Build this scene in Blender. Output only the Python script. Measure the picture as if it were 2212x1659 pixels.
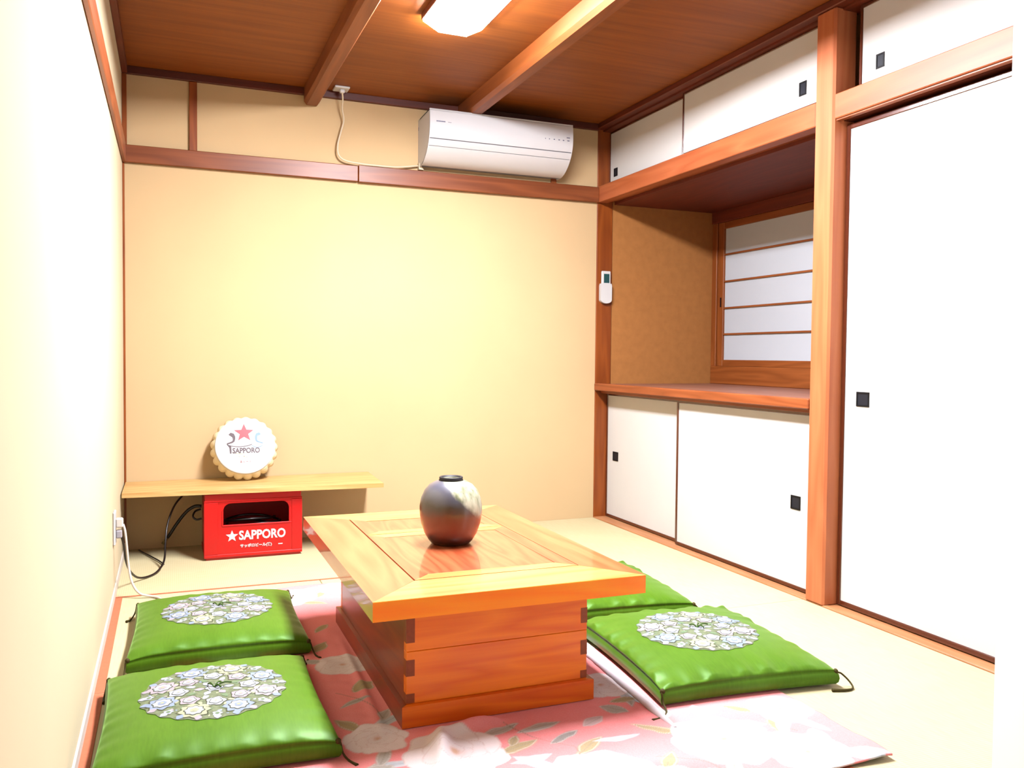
import bpy, bmesh, math, random
import numpy as np
from mathutils import Vector, Matrix

for o in list(bpy.data.objects): bpy.data.objects.remove(o)
scn = bpy.context.scene
COL = scn.collection

# ------------------------------------------------------------------ camera
CAMP = (0.19495763, -4.23765355, 0.90845991)
YAW, PITCH, ROLL, FPX = map(float, (math.radians(21.9663433), math.radians(-1.94673745), math.radians(0.54054424), 1833.94))
F = Vector((math.sin(YAW)*math.cos(PITCH), math.cos(YAW)*math.cos(PITCH), math.sin(PITCH)))
RT = Vector((math.cos(YAW), -math.sin(YAW), 0)); UP = RT.cross(F)
AX = math.cos(ROLL)*RT + math.sin(ROLL)*UP
AY = -math.sin(ROLL)*RT + math.cos(ROLL)*UP
cam_d = bpy.data.cameras.new('camera'); cam = bpy.data.objects.new('camera', cam_d); COL.objects.link(cam)
m = Matrix.Identity(4)
for i in range(3):
    m[i][0] = AX[i]; m[i][1] = AY[i]; m[i][2] = -F[i]; m[i][3] = CAMP[i]
cam.matrix_world = m
cam_d.sensor_width = 36.0; cam_d.lens = FPX/2212*36.0; cam_d.clip_start = 0.02
scn.camera = cam

# ------------------------------------------------------------------ light
LAMP = 300.0          # emission of the ceiling light's diffuser
LAMP_COL = (0.94, 0.94, 1.0)
world = bpy.data.worlds.new('world'); scn.world = world; world.use_nodes = True
bg = world.node_tree.nodes['Background']
bg.inputs[0].default_value = (1.0, 0.96, 0.90, 1); bg.inputs[1].default_value = 0.55
scn.view_settings.view_transform = 'Standard'; scn.view_settings.look = 'None'
scn.view_settings.exposure = 0.0; scn.view_settings.gamma = 1.0; scn.view_settings.use_curve_mapping = False

# ------------------------------------------------------------------ colour + material helpers
ALB = 0.50           # the picture is strongly exposed: surfaces are darker than they read
def lin(c, k=ALB):
    return tuple(k*((v/255)/12.92 if v/255 <= .04045 else ((v/255+.055)/1.055)**2.4) for v in c)
MATS = {}
def base_mat(name):
    mt = bpy.data.materials.new(name); mt.use_nodes = True; MATS[name] = mt
    nt = mt.node_tree; b = nt.nodes['Principled BSDF']
    return mt, nt, b
def ramp(nt, fac, stops):
    r = nt.nodes.new('ShaderNodeValToRGB')
    el = r.color_ramp.elements
    while len(el) > 1: el.remove(el[-1])
    el[0].position = stops[0][0]; el[0].color = (*stops[0][1], 1)
    for p, c in stops[1:]:
        e = el.new(p); e.color = (*c, 1)
    nt.links.new(fac, r.inputs[0]); return r.outputs[0]
def mapped(nt, scale, rot=(0,0,0), loc=(0,0,0)):
    tc = nt.nodes.new('ShaderNodeTexCoord'); mp = nt.nodes.new('ShaderNodeMapping')
    mp.inputs['Scale'].default_value = scale; mp.inputs['Rotation'].default_value = rot; mp.inputs['Location'].default_value = loc
    nt.links.new(tc.outputs['Object'], mp.inputs[0]); return mp.outputs[0]
def noise(nt, vec, scale, detail=3, rough=.5):
    n = nt.nodes.new('ShaderNodeTexNoise'); n.inputs['Scale'].default_value = scale
    n.inputs['Detail'].default_value = detail; n.inputs['Roughness'].default_value = rough
    nt.links.new(vec, n.inputs['Vector']); return n.outputs[0]
def mathn(nt, op, a, b=None):
    n = nt.nodes.new('ShaderNodeMath'); n.operation = op
    for i, v in enumerate((a, b)):
        if v is None: continue
        if isinstance(v, (int, float)): n.inputs[i].default_value = v
        else: nt.links.new(v, n.inputs[i])
    return n.outputs[0]
def mixc(nt, fac, a, b):
    n = nt.nodes.new('ShaderNodeMix'); n.data_type = 'RGBA'
    for key, v in ((0, fac), (6, a), (7, b)):
        if isinstance(v, (int, float)): n.inputs[key].default_value = v
        elif isinstance(v, tuple): n.inputs[key].default_value = (*v, 1)
        else: nt.links.new(v, n.inputs[key])
    return n.outputs[2]
def bump(nt, b, h, strength, dist=.002):
    n = nt.nodes.new('ShaderNodeBump'); n.inputs['Strength'].default_value = strength; n.inputs['Distance'].default_value = dist
    nt.links.new(h, n.inputs['Height']); nt.links.new(n.outputs[0], b.inputs['Normal'])
def plain(name, c, rough=.5, var=.06, scale=12, spec=.4, metal=0, coat=0, bumps=0):
    mt, nt, b = base_mat(name)
    v = mapped(nt, (1,1,1)); n = noise(nt, v, scale)
    lo = tuple(x*(1-var) for x in c); hi = tuple(min(1, x*(1+var)) for x in c)
    nt.links.new(ramp(nt, n, [(.3, lo), (.7, hi)]), b.inputs['Base Color'])
    b.inputs['Roughness'].default_value = rough; b.inputs['Specular IOR Level'].default_value = spec
    b.inputs['Metallic'].default_value = metal; b.inputs['Coat Weight'].default_value = coat
    b.inputs['Coat Roughness'].default_value = .06
    if bumps: bump(nt, b, noise(nt, v, scale*25, 4), bumps, .001)
    return mt
def wood(name, dark, light, axis='x', rough=.45, spec=.4, coat=0, freq=1.0, fine=.5, rings=7, coat_rough=.05):
    mt, nt, b = base_mat(name)
    along = {'x': 0, 'y': 1, 'z': 2}[axis]
    s1 = [9*freq]*3; s1[along] = .9*freq
    s2 = [110*freq]*3; s2[along] = 2.2*freq
    n1 = noise(nt, mapped(nt, s1), 1.0, 2, .45)
    rg = mathn(nt, 'PINGPONG', mathn(nt, 'MULTIPLY', n1, rings), .5)
    rg = mathn(nt, 'MULTIPLY', rg, 2.0)
    n2 = noise(nt, mapped(nt, s2), 1.0, 3, .6)
    f = mathn(nt, 'ADD', mathn(nt, 'MULTIPLY', rg, 1-fine), mathn(nt, 'MULTIPLY', n2, fine))
    mid = tuple((a+c)/2 for a, c in zip(dark, light))
    nt.links.new(ramp(nt, f, [(.12, dark), (.5, mid), (.85, light)]), b.inputs['Base Color'])
    b.inputs['Roughness'].default_value = rough; b.inputs['Specular IOR Level'].default_value = spec
    b.inputs['Coat Weight'].default_value = coat; b.inputs['Coat Roughness'].default_value = coat_rough
    bump(nt, b, n2, .12, .0006)
    return mt

# walls
plain('wall_back', lin((236, 203, 154)), .9, .03, 2.2, .15, bumps=.08)
plain('wall_left', lin((240, 225, 188)), .85, .02, 2.0, .15)
plain('wall_near', lin((240, 244, 248), .8), .8, .01, 2, .2)
plain('wall_alcove', lin((196, 132, 74)), .9, .07, 26, .1, bumps=.15)
plain('paper_white', lin((242, 240, 236)), .75, .015, 5, .2)
plain('shoji_paper', lin((222, 230, 240)), .9, .01, 5, .1)
plain('dark_inside', lin((60, 32, 16)), .9, .05)
# woods
wood('trim_x', lin((126, 60, 18)), lin((162, 86, 40)), 'x', .42)
wood('trim_y', lin((150, 72, 28)), lin((188, 100, 52)), 'y', .42)
wood('trim_z', lin((138, 62, 10)), lin((172, 88, 26)), 'z', .42)
wood('post_z', lin((202, 108, 62)), lin((224, 132, 82)), 'z', .45)
wood('beam_y', lin((178, 88, 44)), lin((206, 114, 66)), 'y', .45)
wood('ceiling_beam', lin((140, 70, 24)), lin((172, 94, 42)), 'y', .5)
wood('ceiling_x', lin((128, 62, 6), .56), lin((164, 90, 22), .56), 'x', .55, .3, freq=.7, fine=.75)
wood('ceiling_trim_x', lin((86, 28, 12)), lin((112, 42, 18)), 'x', .5)
wood('ceiling_trim_y', lin((100, 36, 14)), lin((132, 54, 22)), 'y', .5)
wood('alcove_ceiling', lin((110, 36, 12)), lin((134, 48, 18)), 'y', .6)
wood('alcove_shelf', lin((150, 92, 70)), lin((178, 120, 96)), 'y', .5)
wood('sill_y', lin((196, 126, 76)), lin((222, 158, 108)), 'y', .5)
plain('lacquer', lin((96, 42, 22)), .22, .05, 6, .5, coat=.5)
wood('shoji_wood', lin((146, 74, 24)), lin((180, 100, 44)), 'y', .5)
wood('shoji_wood_z', lin((146, 74, 24)), lin((180, 100, 44)), 'z', .5)
wood('table_x', lin((222, 150, 70)), lin((248, 200, 118)), 'x', .32, .5, coat=.8, rings=6)  # paler tint stands in for the stronger reflection on boards along x
wood('table_y', lin((222, 102, 54)), lin((242, 142, 88)), 'y', .32, .5, coat=.8, rings=6)  # same wood, redder tint for boards that reflect less
wood('lid_y', lin((200, 82, 44)), lin((236, 134, 84)), 'y', .28, .5, coat=1, rings=8, freq=1.4)
wood('table_edge_lit', lin((255, 122, 0), .8), lin((255, 150, 16), .8), 'x', .4, .4, coat=.1)  # raised colour stands in for light falling on the front edge
wood('table_side_y', lin((150, 52, 12)), lin((190, 80, 24)), 'y', .4, .4, coat=.35, coat_rough=.18)
wood('table_front', lin((228, 98, 0), .76), lin((255, 140, 18), .76), 'x', .42, .4, coat=.1, rings=9)  # brightened to stand in for light from the camera side
wood('table_plinth', lin((220, 86, 0), .7), lin((250, 124, 10), .7), 'x', .42, .4, coat=.1, rings=8)  # front light put into this colour too
plain('end_grain', lin((168, 78, 22)), .5, .12, 80, .4)
wood('board', lin((222, 164, 92)), lin((246, 208, 136)), 'x', .5, .4, coat=.15, rings=9, freq=1.2)
# tatami
def tatami(name, axis):
    mt, nt, b = base_mat(name)
    s = (1, 1, 1)
    w = nt.nodes.new('ShaderNodeTexWave'); w.wave_type = 'BANDS'; w.bands_direction = axis.upper()
    w.inputs['Scale'].default_value = 42; w.inputs['Distortion'].default_value = .6; w.inputs['Detail'].default_value = 1
    nt.links.new(mapped(nt, s), w.inputs[0])
    st = [3, 3, 3]; st['yx'.index(axis)] = 90
    st = [260, 14, 1] if axis == 'y' else [14, 260, 1]
    n = noise(nt, mapped(nt, tuple(st)), 1.0, 2)
    n2 = noise(nt, mapped(nt, (1, 1, 1)), 2.5, 3)
    f = mathn(nt, 'ADD', mathn(nt, 'MULTIPLY', n, .5), mathn(nt, 'ADD', mathn(nt, 'MULTIPLY', n2, .3), mathn(nt, 'MULTIPLY', w.outputs[1], .2)))
    nt.links.new(ramp(nt, f, [(.2, lin((214, 196, 146))), (.5, lin((228, 214, 168))), (.85, lin((238, 226, 186)))]), b.inputs['Base Color'])
    b.inputs['Roughness'].default_value = .6; b.inputs['Specular IOR Level'].default_value = .25
    bump(nt, b, f, .25, .001)
tatami('tatami_x', 'x'); tatami('tatami_y', 'y')
plain('heri', lin((214, 124, 88)), .8, .05, 60, .2)
plain('baseboard', lin((240, 228, 214)), .6, .02)
# plastics and others
plain('red_plastic', lin((222, 8, 10)), .35, .03, 6, .5)
plain('white_print', lin((250, 244, 244)), .5, .01)
plain('ac_white', lin((238, 238, 240)), .35, .01, 3, .4)
plain('ac_grey', lin((168, 168, 178)), .5, .02)
plain('ac_mark', lin((120, 122, 150)), .5, .02)
plain('plastic_white', lin((236, 234, 232)), .4, .01)
plain('plastic_grey', lin((186, 182, 190)), .45, .02)
plain('screen_green', lin((38, 84, 84)), .2, .1, 30)
plain('black_rubber', lin((24, 18, 18)), .35, .05, 20, .5)
plain('pull_black', lin((12, 12, 16)), .55, .05, 20, .2)
plain('pull_grey', lin((30, 34, 44)), .5, .05, 20, .25)
plain('brass', lin((190, 168, 110)), .35, .04, 20, .5, metal=.6)
plain('cord_cream', lin((240, 222, 190)), .5, .02)
plain('cord_white', lin((246, 236, 224)), .5, .02)
plain('cap_skirt', lin((255, 240, 200), .62), .5, .03, 8)
plain('cap_face', lin((250, 250, 250)), .3, .005, 3, .4)
plain('cap_red', lin((210, 36, 52)), .4, .03)
plain('cap_brown', lin((70, 38, 44)), .4, .03)
plain('cap_blue', lin((108, 146, 178)), .4, .03)
plain('cap_cream', lin((214, 200, 130)), .4, .02)
plain('cap_pink', lin((200, 120, 130)), .4, .02)
wood('lamp_housing', lin((126, 70, 52)), lin((150, 88, 66)), 'y', .5)
# green satin
def satin():
    mt, nt, b = base_mat('green_satin')
    n = noise(nt, mapped(nt, (180, 30, 30)), 1.0, 3); n2 = noise(nt, mapped(nt, (1, 1, 1)), 6, 2)
    f = mathn(nt, 'ADD', mathn(nt, 'MULTIPLY', n, .5), mathn(nt, 'MULTIPLY', n2, .5))
    nt.links.new(ramp(nt, f, [(.25, lin((74, 114, 10))), (.75, lin((98, 142, 30)))]), b.inputs['Base Color'])
    b.inputs['Roughness'].default_value = .46; b.inputs['Specular IOR Level'].default_value = .5
    b.inputs['Specular Tint'].default_value = (*lin((190, 255, 170)), 1)
    b.inputs['Sheen Weight'].default_value = .6; b.inputs['Sheen Tint'].default_value = (*lin((170, 230, 120)), 1); b.inputs['Sheen Roughness'].default_value = .35
    bump(nt, b, n, .1, .0006)
satin()
plain('tassel', lin((74, 62, 12)), .7, .1, 60, .2)
plain('tuft', lin((66, 104, 10)), .6, .1, 60, .3)
plain('emb_ground', lin((122, 132, 100)), .7, .25, 90, .2)
plain('emb_white', lin((180, 186, 198)), .6, .04, 90, .25)
plain('emb_blue', lin((146, 162, 186)), .6, .06, 90, .25)
plain('emb_green', lin((118, 142, 106)), .6, .08, 90, .25)
plain('emb_pink', lin((178, 168, 176)), .6, .06, 90, .25)
plain('emb_cream', lin((178, 182, 150)), .6, .06, 90, .25)
plain('emb_dark', lin((84, 88, 62)), .7, .1, 90, .2)
# vase glaze
def vase_mat():
    mt, nt, b = base_mat('vase_glaze')
    tc = nt.nodes.new('ShaderNodeTexCoord'); sp = nt.nodes.new('ShaderNodeSeparateXYZ'); nt.links.new(tc.outputs['Object'], sp.inputs[0])
    n = noise(nt, mapped(nt, (1, 1, 1)), 14, 4, .6); n2 = noise(nt, mapped(nt, (60, 60, 14)), 1, 3)
    h = mathn(nt, 'ADD', sp.outputs[2], mathn(nt, 'MULTIPLY', mathn(nt, 'SUBTRACT', n, .5), .05))
    body = ramp(nt, mathn(nt, 'DIVIDE', h, .2), [(.02, lin((46, 16, 8))), (.2, lin((112, 36, 8))), (.45, lin((104, 52, 8))), (.60, lin((70, 50, 20))), (.70, lin((82, 80, 88))), (.95, lin((104, 104, 120)))])
    # pale ash glaze thrown over one shoulder, with its own wavy edge
    g = mathn(nt, 'ADD', mathn(nt, 'ADD', mathn(nt, 'MULTIPLY', sp.outputs[0], .85), mathn(nt, 'MULTIPLY', sp.outputs[1], -.25)), mathn(nt, 'MULTIPLY', mathn(nt, 'SUBTRACT', sp.outputs[2], .118), .9))
    g = mathn(nt, 'ADD', g, mathn(nt, 'MULTIPLY', mathn(nt, 'SUBTRACT', n, .5), .03))
    gm = ramp(nt, g, [(.036, (0, 0, 0)), (.046, (1, 1, 1))])
    gc = ramp(nt, n2, [(.35, lin((128, 134, 96))), (.6, lin((206, 206, 176)))])
    nt.links.new(mixc(nt, gm, body, gc), b.inputs['Base Color'])
    b.inputs['Roughness'].default_value = .32; b.inputs['Specular IOR Level'].default_value = .6
    b.inputs['Coat Weight'].default_value = .4; b.inputs['Coat Roughness'].default_value = .12
    bump(nt, b, n2, .15, .0008)
vase_mat()
plain('vase_dark', lin((26, 18, 24)), .6, .1, 20)
# blanket (printed cotton: pattern stored per vertex)
def blanket_mat():
    mt, nt, b = base_mat('floral_cloth')
    a = nt.nodes.new('ShaderNodeAttribute'); a.attribute_name = 'print'
    n = noise(nt, mapped(nt, (1, 1, 1)), 320, 3)
    c = mixc(nt, mathn(nt, 'MULTIPLY', n, .12), a.outputs['Color'], (.95, .9, .9))
    nt.links.new(c, b.inputs['Base Color']); b.inputs['Roughness'].default_value = .9; b.inputs['Specular IOR Level'].default_value = .1
    bump(nt, b, n, .3, .0015)
blanket_mat()
plain('hem_white', lin((250, 240, 246)), .8, .02, 40, .15, bumps=.2)
# diffuser
mt, nt, b = base_mat('lamp_glow')
b.inputs['Base Color'].default_value = (.9, .9, .9, 1)
b.inputs['Emission Color'].default_value = (*LAMP_COL, 1); b.inputs['Emission Strength'].default_value = LAMP

# ------------------------------------------------------------------ mesh helpers
def shade(o, on=True):
    o.data.polygons.foreach_set('use_smooth', [on]*len(o.data.polygons))
def rootloc(p):
    v = Vector((0, 0, 0))
    while p is not None:
        v += p.location; p = p.parent
    return v
class MB:
    def __init__(s): s.bm = bmesh.new()
    def box(s, x0, x1, y0, y1, z0, z1, bev=0, mi=0):
        ret = bmesh.ops.create_cube(s.bm, size=1)
        vs = ret['verts']
        for v in vs:
            v.co = Vector(((x0+x1)/2+v.co.x*(x1-x0), (y0+y1)/2+v.co.y*(y1-y0), (z0+z1)/2+v.co.z*(z1-z0)))
        fs = list({f for v in vs for f in v.link_faces})
        for f in fs: f.material_index = mi
        if bev:
            es = list({e for v in vs for e in v.link_edges})
            bmesh.ops.bevel(s.bm, geom=es, offset=bev, segments=1, affect='EDGES', profile=.5, material=-1)
        return s
    def prism(s, pts, d, mi=0):
        """pts: 3D polygon; d: extrusion vector"""
        d = Vector(d); a = [s.bm.verts.new(p) for p in pts]; c = [s.bm.verts.new(Vector(p)+d) for p in pts]
        n = len(pts); fs = [s.bm.faces.new(a), s.bm.faces.new(c[::-1])]
        for i in range(n): fs.append(s.bm.faces.new((a[i], c[i], c[(i+1) % n], a[(i+1) % n])))
        for f in fs: f.material_index = mi
        return s
    def tube(s, pts, r, seg=10, sub=6, mi=0, smooth=True):
        P = [Vector(p) for p in pts]
        if sub > 1 and len(P) > 2:
            Q = []
            for i in range(len(P)-1):
                p0 = P[max(i-1, 0)]; p1 = P[i]; p2 = P[i+1]; p3 = P[min(i+2, len(P)-1)]
                for k in range(sub):
                    t = k/sub
                    Q.append(.5*((2*p1)+(p2-p0)*t+(2*p0-5*p1+4*p2-p3)*t*t+(3*p1-p0-3*p2+p3)*t**3))
            Q.append(P[-1]); P = Q
        rr = r if callable(r) else (lambda t: r)
        prev = None; nrm = None; n = len(P)
        rings = []
        for i, p in enumerate(P):
            tg = (P[min(i+1, n-1)]-P[max(i-1, 0)]).normalized()
            if nrm is None:
                nrm = tg.orthogonal().normalized()
            else:
                nrm = (nrm-tg*nrm.dot(tg)).normalized()
            bn = tg.cross(nrm); q = rr(i/(n-1))
            rings.append([s.bm.verts.new(p+(nrm*math.cos(2*math.pi*k/seg)+bn*math.sin(2*math.pi*k/seg))*q) for k in range(seg)])
        for a, c in zip(rings[:-1], rings[1:]):
            for k in range(seg):
                f = s.bm.faces.new((a[k], a[(k+1) % seg], c[(k+1) % seg], c[k])); f.material_index = mi; f.smooth = smooth
        for rg, rev in ((rings[0], True), (rings[-1], False)):
            f = s.bm.faces.new(rg[::-1] if rev else rg); f.material_index = mi
        return s
    def lathe(s, prof, c, seg=48, mi=0, M=None):
        rings = []
        for r, z in prof:
            ring = []
            for k in range(seg):
                a = 2*math.pi*k/seg; rad = r(a) if callable(r) else r
                v = Vector((rad*math.cos(a), rad*math.sin(a), z))
                ring.append(s.bm.verts.new((M @ v) if M else v+Vector(c)))
            rings.append(ring)
        for a, b_ in zip(rings[:-1], rings[1:]):
            for k in range(seg):
                f = s.bm.faces.new((a[k], a[(k+1) % seg], b_[(k+1) % seg], b_[k])); f.smooth = True; f.material_index = mi
        f = s.bm.faces.new(rings[0][::-1]); f.material_index = mi
        f = s.bm.faces.new(rings[-1]); f.material_index = mi
        return s
    def build(s, name, mats, parent=None, local=False):
        bmesh.ops.recalc_face_normals(s.bm, faces=s.bm.faces)
        if parent is not None and not local:
            bmesh.ops.translate(s.bm, verts=s.bm.verts, vec=-rootloc(parent))
        me = bpy.data.meshes.new(name); s.bm.to_mesh(me); s.bm.free()
        for mm in (mats if isinstance(mats, (list, tuple)) else [mats]): me.materials.append(MATS[mm])
        o = bpy.data.objects.new(name, me); COL.objects.link(o)
        if parent is not None: o.parent = parent
        return o
def tag(o, label=None, cat=None, group=None, kind=None):
    if label: o['label'] = label
    if cat: o['category'] = cat
    if group: o['group'] = group
    if kind: o['kind'] = kind
    return o
def thing(name, loc, label, cat, group=None, kind=None, rotz=0):
    o = bpy.data.objects.new(name, None); COL.objects.link(o); o.empty_display_size = .05
    o.location = loc; o.rotation_euler = (0, 0, rotz)
    return tag(o, label, cat, group, kind)
def sbox(name, mat, dims, label, cat, bev=0):
    return tag(MB().box(*dims, bev).build(name, mat), label, cat, None, 'structure')
def text_mesh(body, size, bold=0.0, extrude=0.0006):
    cu = bpy.data.curves.new('lettering', 'FONT'); cu.body = body; cu.size = size; cu.extrude = extrude; cu.offset = bold
    cu.align_x = 'CENTER'; cu.align_y = 'CENTER'; cu.resolution_u = 3
    o = bpy.data.objects.new('lettering', cu); COL.objects.link(o)
    bpy.context.view_layer.update()
    me = bpy.data.meshes.new_from_object(o.evaluated_get(bpy.context.evaluated_depsgraph_get()))
    bpy.data.objects.remove(o); bpy.data.curves.remove(cu)
    return me
def place_text(name, body, size, width, M, mat, parent, bold=0.0, height=None):
    me = text_mesh(body, size, bold)
    co = np.empty(len(me.vertices)*3); me.vertices.foreach_get('co', co); co = co.reshape(-1, 3)
    w = co[:, 0].max()-co[:, 0].min(); cx = (co[:, 0].max()+co[:, 0].min())/2; cy = (co[:, 1].max()+co[:, 1].min())/2
    h = co[:, 1].max()-co[:, 1].min()
    sx = width/w; sy = (height/h) if height else sx
    me.transform(Matrix.Translation((-cx, -cy, 0))); me.transform(Matrix.Diagonal((sx, sy, 1, 1))); me.transform(M)
    me.transform(Matrix.Translation(-rootloc(parent)))
    me.materials.clear(); me.materials.append(MATS[mat])
    o = bpy.data.objects.new(name, me); COL.objects.link(o); o.parent = parent
    return o
def star_pts(R, r=.382):
    return [((R if k % 2 == 0 else R*r)*math.cos(math.pi/2+k*math.pi/5), (R if k % 2 == 0 else R*r)*math.sin(math.pi/2+k*math.pi/5)) for k in range(10)]

W = 2.404; ZC = 2.19; ZT = 2.155; H = 1.76; YN = -3.05
# ================================================================== SETTING
# ---- floor and tatami mats
floor = sbox('floor', 'dark_inside', (-.02, 3.3, -4.9, .12, -.12, -.055), 'wooden sub-floor under the tatami mats', 'floor')
def mat_piece(x0, x1, y0, y1, axis, heri):
    g = .0012
    o = MB().box(x0+g, x1-g, y0+g, y1-g, -.055, 0, .002).build('tatami_mat', 'tatami_'+axis, floor)
    for (a, c, d, e) in heri:
        MB().box(a, c, d, e, -.002, .0012, .0005).build('border_cloth', 'heri', o)
mat_piece(0, 1.50, -.82, 0, 'x', [(.005, 1.495, -.819, -.808)])
mat_piece(1.50, W, -1.71, 0, 'y', [(1.502, 1.532, -1.705, -.005)])
mat_piece(1.50, W, -3.42, -1.71, 'y', [(1.565, 1.60, -3.41, -1.715)])
mat_piece(0, .75, -2.53, -.82, 'y', [(.004, .030, -1.768, -.825), (.004, .030, -2.525, -1.772)])
mat_piece(.75, 1.50, -2.53, -.82, 'y', [(1.47, 1.498, -2.525, -.825)])
mat_piece(0, 1.50, -3.42, -2.53, 'x', [(.005, 1.495, -2.56, -2.532)])
mat_piece(0, W, -4.30, -3.42, 'x', [(.005, W-.005, -3.45, -3.422)])
mat_piece(0, W, -4.90, -4.30, 'x', [])
# ---- walls
sbox('wall_back', 'wall_back', (-.02, W+.1, 0, .1, -.05, ZC), 'warm beige plaster back wall behind the shelf board and air conditioner', 'wall')
sbox('wall_left', 'wall_left', (-.12, 0, -4.9, .1, -.05, ZC), 'pale cream wall along the left side of the room', 'wall')
sbox('wall_near', 'wall_near', (1.716, 3.3, -3.15, YN, -.05, ZC), 'plain white partition cutting off the right edge of the view', 'wall')
sbox('wall_alcove', 'wall_alcove', (W+.1, 3.24, -.001, .1, .0, ZC), 'rough tan plaster wall at the far end of the alcove', 'wall')
sbox('wall_closet', 'wall_alcove', (3.24, 3.3, -3.05, .1, -.05, ZC), 'plaster wall closing the closets behind the window screens', 'wall')
sbox('wall_partition', 'wall_alcove', (W+.10, 3.24, -1.80, -1.735, 0, ZC), 'plaster partition between the alcove and the tall closet', 'wall')
sbox('wall_right', 'wall_near', (W+.85, W+.9, -4.9, -3.15, -.05, ZC), 'white wall of the entry beside the camera', 'wall')
# ---- ceiling
ceil = sbox('ceiling', 'dark_inside', (-.02, 3.3, -4.9, .1, ZC+.008, ZC+.06), 'wooden board ceiling above the tatami room', 'ceiling')
for a, c in ((0, .838), (.838, 1.617), (1.617, W+.06)):
    MB().box(a+.001, c-.001, -4.9, 0, ZC, ZC+.008).build('ceiling_panel', 'ceiling_x', ceil)
def chamfer_beam(cx, label, n):
    zb = 2.108
    pts = [(cx-.037, -.012, ZC), (cx-.037, -.012, zb+.018), (cx-.024, -.012, zb), (cx+.024, -.012, zb), (cx+.037, -.012, zb+.018), (cx+.037, -.012, ZC)]
    tag(MB().prism(pts, (0, -4.85, 0)).build(n, 'ceiling_beam'), label, 'beam', None, 'structure')
chamfer_beam(.838, 'chamfered ceiling beam nearest the left wall, above the cable socket', 'trim_1')
chamfer_beam(1.617, 'chamfered ceiling beam ending above the air conditioner', 'trim_2')
# ---- mouldings
sbox('trim_3', 'ceiling_trim_x', (0, W, -.022, 0, ZT, ZC), 'dark ceiling moulding along the back wall', 'moulding', .002)
sbox('trim_4', 'ceiling_trim_y', (0, .024, -4.8, -.022, ZT, ZC), 'dark ceiling moulding along the left wall', 'moulding', .002)
sbox('trim_5', 'ceiling_trim_y', (W-.012, W+.03, YN, 0, ZT+.006, ZC), 'dark ceiling moulding above the closets on the right', 'moulding', .003)
sbox('trim_6', 'trim_x', (0, 1.064, -.024, 0, H, H+.078), 'brown rail on the back wall, left length below the loose cable', 'rail', .003)
sbox('trim_7', 'trim_x', (1.0655, W, -.026, 0, H-.002, H+.082), 'brown rail on the back wall, right length below the air conditioner', 'rail', .003)
sbox('trim_8', 'trim_y', (0, .016, -4.8, -.026, H, H+.085), 'orange brown rail running along the left wall', 'rail', .003)
sbox('trim_9', 'trim_z', (.282, .317, -.012, 0, H+.078, ZT), 'short brown strut on the back wall near the left corner', 'strut', .002)
sbox('trim_10', 'trim_z', (2.118, 2.150, -.012, 0, H+.082, ZT), 'short brown strut on the back wall behind the air conditioner', 'strut', .002)
sbox('trim_11', 'trim_z', (0, .020, -.018, 0, H+.078, ZT), 'dark corner post above the rail in the left corner', 'post', .002)
sbox('trim_12', 'trim_z', (0, .009, -.006, 0, 0, H), 'thin brown corner strip below the rail in the left corner', 'strip', .001)
sbox('trim_13', 'trim_z', (W, W+.098, -.006, .09, 0, ZC-.002), 'brown corner post carrying the remote control', 'post', .003)
# big post with softly rounded arris
sbox('trim_14', 'post_z', (W-.004, W+.10, -1.820, -1.722, .0, ZT+.01), 'thick orange wooden post between the alcove and the tall closet door', 'post', .008)
# beams over the alcove and the tall door
sbox('trim_15', 'beam_y', (W, W+.062, -1.722, -.006, H, H+.088), 'orange beam under the upper cupboard doors above the alcove', 'beam', .003)
tr16 = sbox('trim_16', 'beam_y', (W, W+.045, YN, -1.820, H+.004, H+.092), 'orange beam above the tall closet door', 'beam', .003)
MB().box(W+.008, W+.030, YN, -1.82, H-.002, H+.004, .001).build('groove_lip', 'trim_y', tr16)
MB().box(W+.045, W+.11, YN, -1.82, H+.001, H+.092).build('track', 'ceiling_trim_y', tr16)
sbox('trim_17', 'trim_y', (W+.062, W+.11, -1.722, -.0, H+.012, H+.104), 'track rail behind the beam under the upper cupboard doors', 'rail')
sbox('trim_18', 'ceiling_trim_y', (W+.03, W+.11, YN, -.0, ZT-.002, ZC), 'dark upper track over the cupboard doors', 'rail')
# sill
sill = sbox('trim_19', 'sill_y', (W, W+.115, YN, 0, -.05, .004), 'pale orange wooden sill along the closet doors', 'sill', .0015)
MB().box(W+.001, W+.022, YN+.01, -.01, .003, .0055, .001).build('floor_strip', 'sill_y', sill)
# alcove shelf
alc = tag(MB().box(W+.028, 3.235, -1.735, -.002, .722, .752, .002).build('trim_20', 'alcove_shelf'), 'purplish brown alcove shelf with an orange front edge above the lower cupboard doors', 'shelf', None, 'structure')
MB().box(W-.006, W+.028, -1.722, -.004, .716, .756, .004).build('front_edge', 'trim_y', alc)
MB().box(W+.035, W+.115, -1.722, -.002, .700, .722, .001).build('track', 'trim_y', alc)
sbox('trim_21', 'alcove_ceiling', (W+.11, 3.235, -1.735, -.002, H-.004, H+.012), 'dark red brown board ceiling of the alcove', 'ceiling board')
sbox('trim_22', 'shoji_wood', (3.17, 3.238, -1.735, -.002, .752, .856), 'orange brown window sill beam at the back of the alcove', 'sill', .003)
sbox('trim_23', 'alcove_ceiling', (3.165, 3.238, -1.735, -.002, 1.690, H-.004), 'dark lintel above the paper window screens', 'lintel', .002)
sbox('trim_24', 'shoji_wood_z', (3.172, 3.238, -.048, -.002, .856, 1.690), 'brown window jamb at the far end of the alcove', 'jamb', .002)
bbl = tag(MB().box(0, .006, -4.8, -.01, 0, .035, .001).build('baseboard_left', 'baseboard'), 'thin pale strip along the foot of the left wall', 'baseboard', None, 'structure')

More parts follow.
